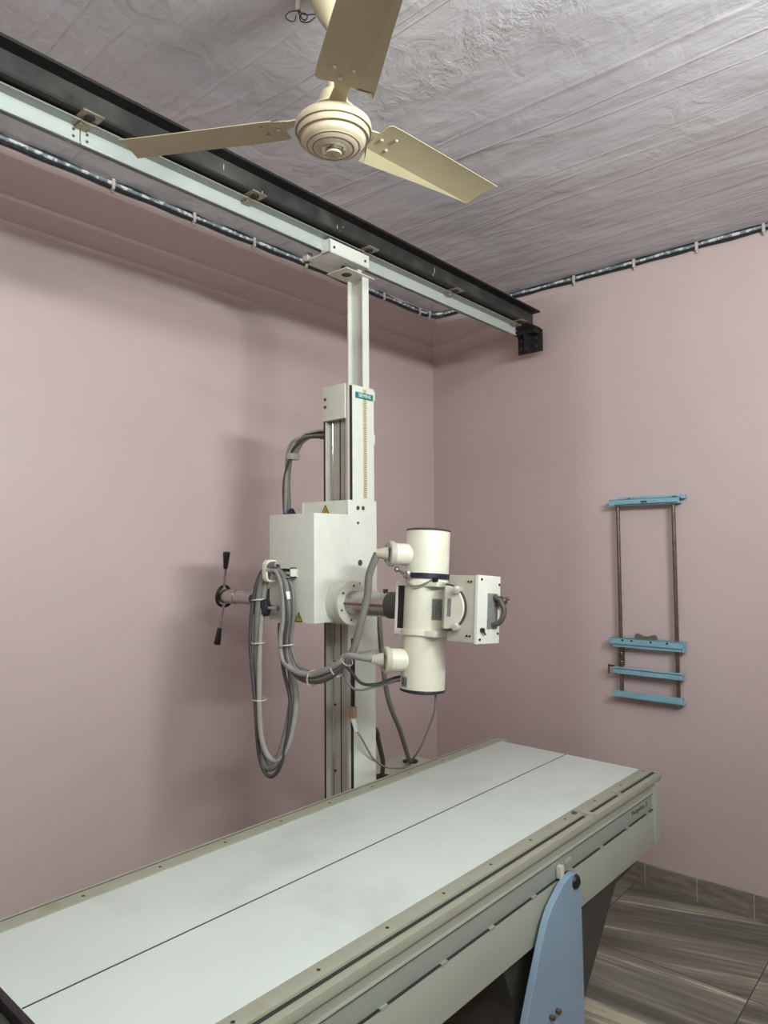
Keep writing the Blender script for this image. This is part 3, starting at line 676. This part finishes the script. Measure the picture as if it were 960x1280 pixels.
# yoke: two plates around the tube and a side bar
def strap(z0, z1):
    b = B(); b.box(AX-.060, AX+.060, 1.232, 1.386, z0, z1, .003)
    b.lathe([(.066, z0+.002), (.0745, z0+.002), (.0745, z1-.001), (.066, z1-.001)], (AX, TY_, 0), seg=64)
    return b
th(strap(1.384, 1.398), 'yoke_strap', M['cream'])
th(strap(1.238, 1.256), 'yoke_strap', M['cream'])
th(B().box(AX-.058, AX+.058, 1.380, 1.388, 1.236, 1.398, .002), 'yoke_plate', M['cream'])
th(B().box(AX-.054, AX+.054, 1.360, 1.3805, 1.254, 1.385), 'yoke_packing', M['black'])
# band clamp screw
cs = Vector((AX-.072, TY_+.022, 1.418))
b = B(); b.cyl(cs+Vector((-.002, .018, .006)), cs+Vector((-.014, -.016, -.006)), .005, seg=12); b.cyl(cs+Vector((-.010, -.014, -.012)), cs+Vector((-.010, -.014, .010)), .010, seg=14, bev=.002)
b.sph(cs+Vector((-.004, .036, .014)), .009); b.cyl(cs+Vector((-.004, .034, .014)), cs+Vector((-.008, .0, 0)), .004, seg=10)
th(b, 'band_screw', M['steel'])
th(B().tube([cs+Vector((-.008, -.004, -.004)), cs+Vector((-.012, -.016, -.024)), cs+Vector((-.008, -.034, -.034)), cs+Vector((.0, -.060, -.030)), cs+Vector((.022, -.084, -.012))], .0028, seg=8), 'band_cable', M['hose'])
th(B().box(AX-.060, AX-.048, 1.235, 1.249, 1.396, 1.412, .002), 'band_block', M['black'])
# cable sockets
dr = Vector((-.86, .51, .0)).normalized()
for zz, yy in ((1.478, .0), (1.163, .0)):
    c0 = Vector((AX+.005, TY_, zz)); end = c0+dr*.14
    sk = th(B().lathe([(0, .03), (.036, .03), (.0335, .065), (.0335, .114), (0, .114)], c0, dr, seg=36), 'cable_socket', M['cream'])
    th(B().lathe([(0, .114), (.0375, .114), (.039, .118), (.039, .128), (.036, .132), (0, .132)], c0, dr, seg=36), 'socket_ring', M['beige'], sk)
    cone_d = (dr+Vector((.22, .25, -.02))).normalized()
    th(B().lathe([(.021, 0), (.020, .008), (.0145, .026), (.0125, .036), (0, .036)], c0+dr*.130, cone_d, seg=24), 'strain_relief', M['beige'], sk)
    for a_ in (0.5, 2.2, 3.9, 5.4):
        q_ = dr.to_track_quat('Z', 'Y'); p_ = c0+dr*.131+q_ @ Vector((.028*math.cos(a_), .028*math.sin(a_), 0))
        th(B().cyl(p_, p_+dr*.004, .0042, seg=8), 'screw', M['rod'], sk)
# port plate beside the tube and collimator
def dshape(r, cut):
    a0 = math.acos(cut/r); n_ = 40
    return [(r*math.cos(-a0+2*a0*i/n_), r*math.sin(-a0+2*a0*i/n_)) for i in range(n_+1)]
th(B().prism(dshape(.062, -.006), .014, frame((1.676, 1.197, 1.327), (0, -1, 0), (0, 0, 1)), .002), 'port_disc', M['cream'])
th(B().prism(dshape(.067, -.006), .010, frame((1.676, 1.197, 1.327), (0, -1, 0), (0, 0, 1))), 'port_ring', M['dkgrey'])
th(B().box(1.6605, 1.6625, 1.178, 1.190, 1.302, 1.352), 'rating_plate', M['plate'])
cx0, cx1, cy0, cy1, cz0, cz1 = 1.672, 1.786, 1.100, 1.195, 1.232, 1.420
th(B().box(1.714, cx1-.02, 1.18, 1.255, cz0+.03, cz1-.03, .01), 'collimator_neck', M['cream'])
cl = th(B().box(cx0, cx1, cy0+.003, cy1, cz0, cz1, .002), 'collimator', M['beige'], label='beige collimator box')
fp = th(B().box(cx0-.002, cx1+.002, cy0-.006, cy0+.004, cz0-.002, cz1+.002, .0015), 'front_plate', M['white'], cl, label='white front plate')
for x, z in ((cx0+.014, cz1-.010), (cx1-.006, cz1-.022), (cx0+.012, cz0+.010), (cx1-.008, cz0+.026)):
    th(B().cyl((x, cy0-.006, z), (x, cy0-.009, z), .0035, seg=10), 'screw', M['black'], fp)
for y, z in ((cy0+.018, cz1-.018), (cy0+.028, cz1-.018), (cy0+.018, cz0+.018), (cy0+.028, cz0+.018)):
    th(B().cyl((cx0, y, z), (cx0-.002, y, z), .003, seg=10), 'screw', M['black'], cl)
for z, s_ in ((1.378, 1), (1.274, -1)):
    p_ = Vector((cx0+.004, 1.163, z))
    th(B().cyl(p_, p_+Vector((-.030, -.010, 0)), .011, seg=14, bev=.002), 'clamp_knob', M['knobmetal'], cl)
th(B().box(cx0+.048, cx0+.100, cy0-.009, cy0-.006, 1.272, 1.372, .001), 'scale_panel', M['plate'], cl)
hh = [(cx0+.078, cy0-.009, 1.364), (cx0+.080, cy0-.028, 1.352), (cx0+.084, cy0-.040, 1.322), (cx0+.078, cy0-.030, 1.292), (cx0+.074, cy0-.009, 1.282)]
th(B().tube(hh, .0075, seg=10, res=8), 'handle', M['dkgrey'], cl, label='grey curved handle')
b = B(); b.cyl((cx0+.104, cy0-.008, 1.352), (cx0+.104, cy0-.034, 1.352), .010, seg=12, bev=.002); b.cyl((cx0+.102, cy0-.022, 1.352), (cx0+.122, cy0-.030, 1.360), .0055, seg=10); b.box(cx0+.088, cx0+.112, cy0-.020, cy0-.008, 1.334, 1.366, .002)
th(b, 'field_knob', M['rod'], cl)
b = B(); b.cyl((cx0+.020, cy0-.006, 1.268), (cx0+.020, cy0-.014, 1.268), .007, seg=12); b.cyl((cx0+.020, cy0-.012, 1.268), (cx0+.030, cy0-.014, 1.256), .0025, seg=8)
th(b, 'key_switch', M['black'], cl)
# rating plates wrapped on the tube
def wrap(a0, a1, z0, z1, nm, mat, lines=0, lab=None):
    b = B(); n_ = 10; r_ = .0678
    g = [[b.bm.verts.new((AX+r_*math.cos(math.radians(a0+(a1-a0)*i/n_)), TY_+r_*math.sin(math.radians(a0+(a1-a0)*i/n_)), z)) for z in (z0, z1)] for i in range(n_+1)]
    g2 = [[b.bm.verts.new((v.co.x+(AX-v.co.x)*.02, v.co.y+(TY_-v.co.y)*.02, v.co.z)) for v in r] for r in g]
    for i in range(n_):
        b.bm.faces.new((g[i][0], g[i+1][0], g[i+1][1], g[i][1])); b.bm.faces.new((g2[i][1], g2[i+1][1], g2[i+1][0], g2[i][0]))
        for k_ in (0, 1): b.bm.faces.new((g[i][k_], g2[i][k_], g2[i+1][k_], g[i+1][k_]))
    o = th(b, nm, mat, label=lab)
    if lines:
        b = B()
        for k_ in range(lines):
            a_ = math.radians(a0+(a1-a0)*(k_+.7)/(lines+.4)); r2 = r_+.0003
            zt = z1-.005-(.012 if k_ % 3 == 1 else 0)
            b.cyl((AX+r2*math.cos(a_), TY_+r2*math.sin(a_), z0+.005), (AX+r2*math.cos(a_), TY_+r2*math.sin(a_), zt), .0007, seg=5)
        th(b, 'print_lines', M['letterdk'], o)
wrap(233, 278, 1.286, 1.349, 'rating_plate', M['plate'], 7)
wrap(150, 174, 1.086, 1.116, 'rating_plate', M['plate'], 6)
# ---------------------------------------------------------------- cables of the machine
def cable(pts, r, mat, label, nm='cable', ties=(), seg=10, res=8, cat='cable', grp=None):
    o = B().tube(pts, r, seg=seg, res=res).out(nm, mat, smooth=80)
    tag(o, label, cat, grp); return o
LL = [(1.56, 1.817, 1.450), (1.557, 1.867, 1.433), (1.56, 1.904, 1.356), (1.56, 1.916, 1.193), (1.56, 1.911, 1.004), (1.56, 1.898, .846), (1.56, 1.865, .778), (1.565, 1.824, .794), (1.58, 1.797, .876), (1.60, 1.785, .996), (1.62, 1.811, 1.09), (1.62, 1.832, 1.19), (1.62, 1.843, 1.254)]
def off(pts, f): return [tuple(Vector(p)+Vector(f(i, len(pts)))) for i, p in enumerate(pts)]
cable(LL, .0115, M['hose'], 'thick grey hose of the loop hanging left of the column')
cable(off(LL, lambda i, n: (.014*math.sin(i), -.022*(1-abs(2*i/(n-1)-1))-.006, .03*math.sin(PI*i/(n-1))**2+.0)), .0095, M['hoselt'], 'lighter grey hose nested inside the loop hanging left of the column')
cable(off(LL, lambda i, n: (-.010+.01*math.cos(i*.9), .012-.02*(1 if 3 < i < 10 else 0), -.025 if 4 < i < 9 else -.004)), .0065, M['hosedk'], 'thin dark cable bundled with the loop hanging left of the column')
cable([(1.56, 1.80, 1.446), (1.553, 1.85, 1.448), (1.555, 1.893, 1.400), (1.556, 1.925, 1.345), (1.556, 1.933, 1.28)], .0045, M['hosedk'], 'thin dark cable bowing out beside the cream hook')
def tipw(z):
    c0 = Vector((AX+.005, TY_, z)); d_ = (dr+Vector((.22, .25, -.02))).normalized(); return tuple(tilt @ (c0+dr*.130+d_*.034))
RR = [(1.565, 1.862, 1.440), (1.58, 1.815, 1.425), (1.58, 1.786, 1.372), (1.58, 1.779, 1.280), (1.58, 1.792, 1.200), (1.58, 1.782, 1.136), (1.58, 1.733, 1.092), (1.58, 1.658, 1.085), (1.58, 1.586, 1.105), (1.58, 1.522, 1.149), (1.585, 1.487, 1.196), (1.59, 1.462, 1.274), (1.60, 1.443, 1.359), (1.596, 1.432, 1.420), tipw(1.478)]
cable(RR, .0115, M['hose'], 'thick grey high-tension cable looping to the upper socket of the tube')
RL = [tuple(Vector(p)+Vector((-.012, 0, .017 if 5 < i < 9 else .004))+Vector((0, .008, 0))) for i, p in enumerate(RR[:10])] + [(1.572, 1.510, 1.172), (1.568, 1.470, 1.178), tipw(1.163)]
RL[0] = (1.553, 1.855, 1.432)
k = B().cyl((1.578, 1.7812, 1.335), (1.579, 1.785, 1.360), .0128).out('tape', M['lettering']); tag(k, 'white tape band around the hose below the cream hook', 'tape')
cable(RL, .0105, M['hoselt'], 'light grey high-tension cable looping to the lower socket of the tube')
cable([tuple(Vector(p)+Vector((-.014, -.014 if i > 2 else 0, -.006 if i > 4 else .004))) for i, p in enumerate(RR[:10])], .0045, M['hosedk'], 'thin dark cable tied along the outside of the right-hand loop')
cable([tuple(Vector(p)+Vector((.006, -.020 if 1 < i < 6 else -.004, .024 if 4 < i < 9 else .0))) for i, p in enumerate(RR[:10])], .006, M['hose'], 'medium grey cable on the inner side of the right-hand loop')
cable([(1.58, 1.530, 1.150), (1.612, 1.527, 1.123), (1.62, 1.487, 1.088), (1.64, 1.440, 1.088), (1.67, 1.393, 1.108), (1.695, 1.35, 1.116)], .0048, M['hosedk'], 'dark lead curving from the loop into the lower end of the tube')
cable([(1.585, 1.535, 1.160), (1.60, 1.545, 1.110), (1.61, 1.505, 1.068), (1.64, 1.450, 1.078), (1.675, 1.390, 1.098), (1.695, 1.35, 1.104)], .0036, M['hose'], 'thin grey lead drooping under the lower socket')
# up-going bundle behind the box to the bracket
UPB = [(1.80, 2.075, 1.30), (1.85, 2.092, 1.50), (1.86, 2.091, 1.648), (1.86, 2.096, 1.774), (1.86, 2.074, 1.884), (1.862, 2.030, 1.928), (1.862, 1.960, 1.938), (1.862, 1.86, 1.930)]
cable(UPB, .010, M['hose'], 'thick grey cable rising behind the box into the curved bracket')
cable(off(UPB, lambda i, n: (-.012, .012*math.sin(i*1.6)+.008, -.006)), .007, M['hoselt'], 'light grey cable twisting beside the one rising to the curved bracket')
cable(off(UPB, lambda i, n: (-.016, -.016*math.cos(i*1.3)-.006, -.012)), .0055, M['hosedk'], 'thin dark cable twisted through the bundle rising to the curved bracket')
k = B().cyl((1.84, 2.060, 1.655), (1.845, 2.042, 1.617), .013, .016, seg=14, bev=.003).out('cable_gland', M['navy']); tag(k, 'small dark gland on the cables just above the box', 'cable gland')
# table cables
cable([(1.95, 1.702, 1.300), (1.95, 1.700, 1.227), (1.97, 1.700, 1.060), (2.02, 1.715, .93), (2.15, 1.775, .80), (2.30, 1.86, .66), (2.377, 1.904, .59)], .0095, M['hose'], 'grey ribbed hose curving from the column down into the right hole of the cabinet')
cable([(1.722, 1.280, 1.075), (1.725, 1.287, 1.015), (1.80, 1.37, .93), (1.98, 1.545, .80), (2.20, 1.75, .68), (2.34, 1.87, .612), (2.377, 1.904, .592)], .0034, M['hose'], 'thin grey lead hanging from the bottom of the tube to the right hole')
cable([(1.79, 1.682, 1.192), (1.79, 1.682, 1.112), (1.79, 1.683, .985), (1.79, 1.684, .945)], .0065, M['black'], 'black cable running down the column front to the brown connector')
k = thing('plug_connector', 'brown and white plug joined halfway down the column', 'plug', (1.788, 1.684, .92))
B().box(1.778, 1.798, 1.672, 1.694, .922, .962, .004).out('socket', M['terra'], k)
B().cyl((1.788, 1.682, .922), (1.790, 1.668, .878), .0095, .006, seg=12).out('plug', M['lettering'], k)
cable([(1.790, 1.669, .882), (1.81, 1.66, .85), (1.90, 1.69, .76), (2.03, 1.745, .69), (2.20, 1.80, .635), (2.31, 1.87, .612), (2.372, 1.900, .600)], .0034, M['hoselt'], 'thin light grey lead from the white plug to the right hole of the cabinet')
cable([(1.97, 1.760, .845), (1.985, 1.748, .83), (2.01, 1.762, .79), (2.04, 1.775, .735), (2.08, 1.80, .68), (2.145, 1.865, .59)], .009, M['hosedk'], 'dark hose emerging beside the column into the left hole of the cabinet')
# cable ties on the bundles
def tie(c, d, r, lab):
    d = Vector(d).normalized()
    b = B().lathe([(r, -.002), (r+.0025, -.002), (r+.0025, .002), (r, .002), (r, -.002)], c, d, seg=20)
    o = b.out('cable_tie', M['clip'], smooth=30); tag(o, lab, 'cable tie', 'cable ties on the hose loops')
for c, d, r, lab in (((1.56, 1.908, 1.33), (0, .1, 1), .022, 'white cable tie near the top of the left hose loop'),
                     ((1.56, 1.909, 1.185), (0, 0, 1), .024, 'white cable tie halfway down the left hose loop'),
                     ((1.56, 1.900, .995), (0, 0, 1), .024, 'white cable tie low on the left hose loop'),
                     ((1.578, 1.784, 1.185), (0, .1, 1), .024, 'white cable tie on the right hose loop below the box'),
                     ((1.578, 1.660, 1.090), (0, 1, .05), .024, 'white cable tie at the bottom of the right hose loop'),
                     ((1.58, 1.556, 1.128), (0, 1, -.55), .022, 'white cable tie where the right loop starts to rise'),
                     ((1.583, 1.515, 1.160), (0, 1, -.9), .020, 'white cable tie where the high-tension cables part')):
    tie(c, d, r, lab)
# ---------------------------------------------------------------- wall cassette holder
t = thing('cassette_holder', 'light blue cassette holder on two steel rods mounted on the back wall', 'cassette holder', (3.19, 1.17, .82))
X = 3.15
def chan(z0, z1, y0, y1, dx=.04, inv=False):
    b = B(); b.box(X-dx/2, X-dx/2+.003, y0, y1, z0, z1, .0008)
    b.box(X-dx/2, X+dx/2, y0, y1, (z1-.003) if not inv else z0, z1 if not inv else z0+.003, .0008)
    return b
b = chan(1.688, 1.716, 1.012, 1.325, .05); b.box(X-.025, 3.190, 1.02, 1.30, 1.690, 1.694); b.box(X+.012, 3.190, 1.000, 1.29, 1.71, 1.728, .001)
tb_ = b.out('top_bar', M['blue'], t)
B().box(X-.0265, X-.0248, 1.150, 1.178, 1.697, 1.706).out('nameplate', M['dkgrey'], tb_)
B().box(X+.008, X+.0125, 1.035, 1.052, 1.713, 1.722).out('slot', M['black'], tb_)
B().sph((X-.0, 1.24, 1.718), .006).out('screw', M['rod'], tb_)
for y in (1.294, 1.046): B().cyl((X, y, .835), (X, y, 1.70), .0085, seg=20).out('guide_rod', M['rod'], t)
b = chan(1.065, 1.092, 1.015, 1.338, .05); b.box(X-.015, X+.02, 1.02, 1.325, 1.050, 1.066, .001); b.box(X-.025, X+.025, 1.013, 1.017, 1.048, 1.092)
jw = b.out('upper_jaw', M['blue'], t)
for y in (1.277, 1.235, 1.15, 1.08): B().cyl((X-.0265, y, 1.083), (X-.0225, y, 1.083), .0045, seg=10).out('hole', M['black'], jw)
pd = [(-.048, 0), (-.048, .016), (-.040, .026), (-.030, .022), (-.012, .014), (.012, .014), (.030, .022), (.042, .022), (.048, .012), (.048, 0)]
B().prism(pd, .016, frame((X+.008, 1.180, 1.090), (0, -1, 0), (0, 0, 1)), .001).out('hand_pad', M['pad'], t, label='grey foam hand grip')
b = chan(.930, .962, 1.020, 1.325, .045, True); b.box(X-.0225, X+.022, 1.02, 1.32, .952, .955)
lj = b.out('lower_jaw', M['blue'], t)
b = B(); b.cyl((X-.01, 1.322, .962), (X-.01, 1.352, .962), .005, seg=10); b.cyl((X-.01, 1.348, .968), (X-.014, 1.350, .925), .0045, seg=10)
b.out('lock_lever', M['rod'], lj)
sp = [(X+.0135*math.cos(i*PI/3), 1.294+.0135*math.sin(i*PI/3), .962+.085*i/54) for i in range(55)]
B().tube(sp, .003, seg=6, res=2).out('spring', M['rod'], t)
b = chan(.826, .857, 1.020, 1.330, .045, True); b.box(X-.0225, 3.19, 1.03, 1.32, .826, .829)
b.out('bottom_bar', M['blue'], t)
for z in (1.70, .84):
    B().box(X, 3.19, 1.285, 1.303, z-.006, z+.006).out('wall_stud', M['rod'], t)
    B().box(X, 3.19, 1.037, 1.055, z-.006, z+.006).out('wall_stud', M['rod'], t)
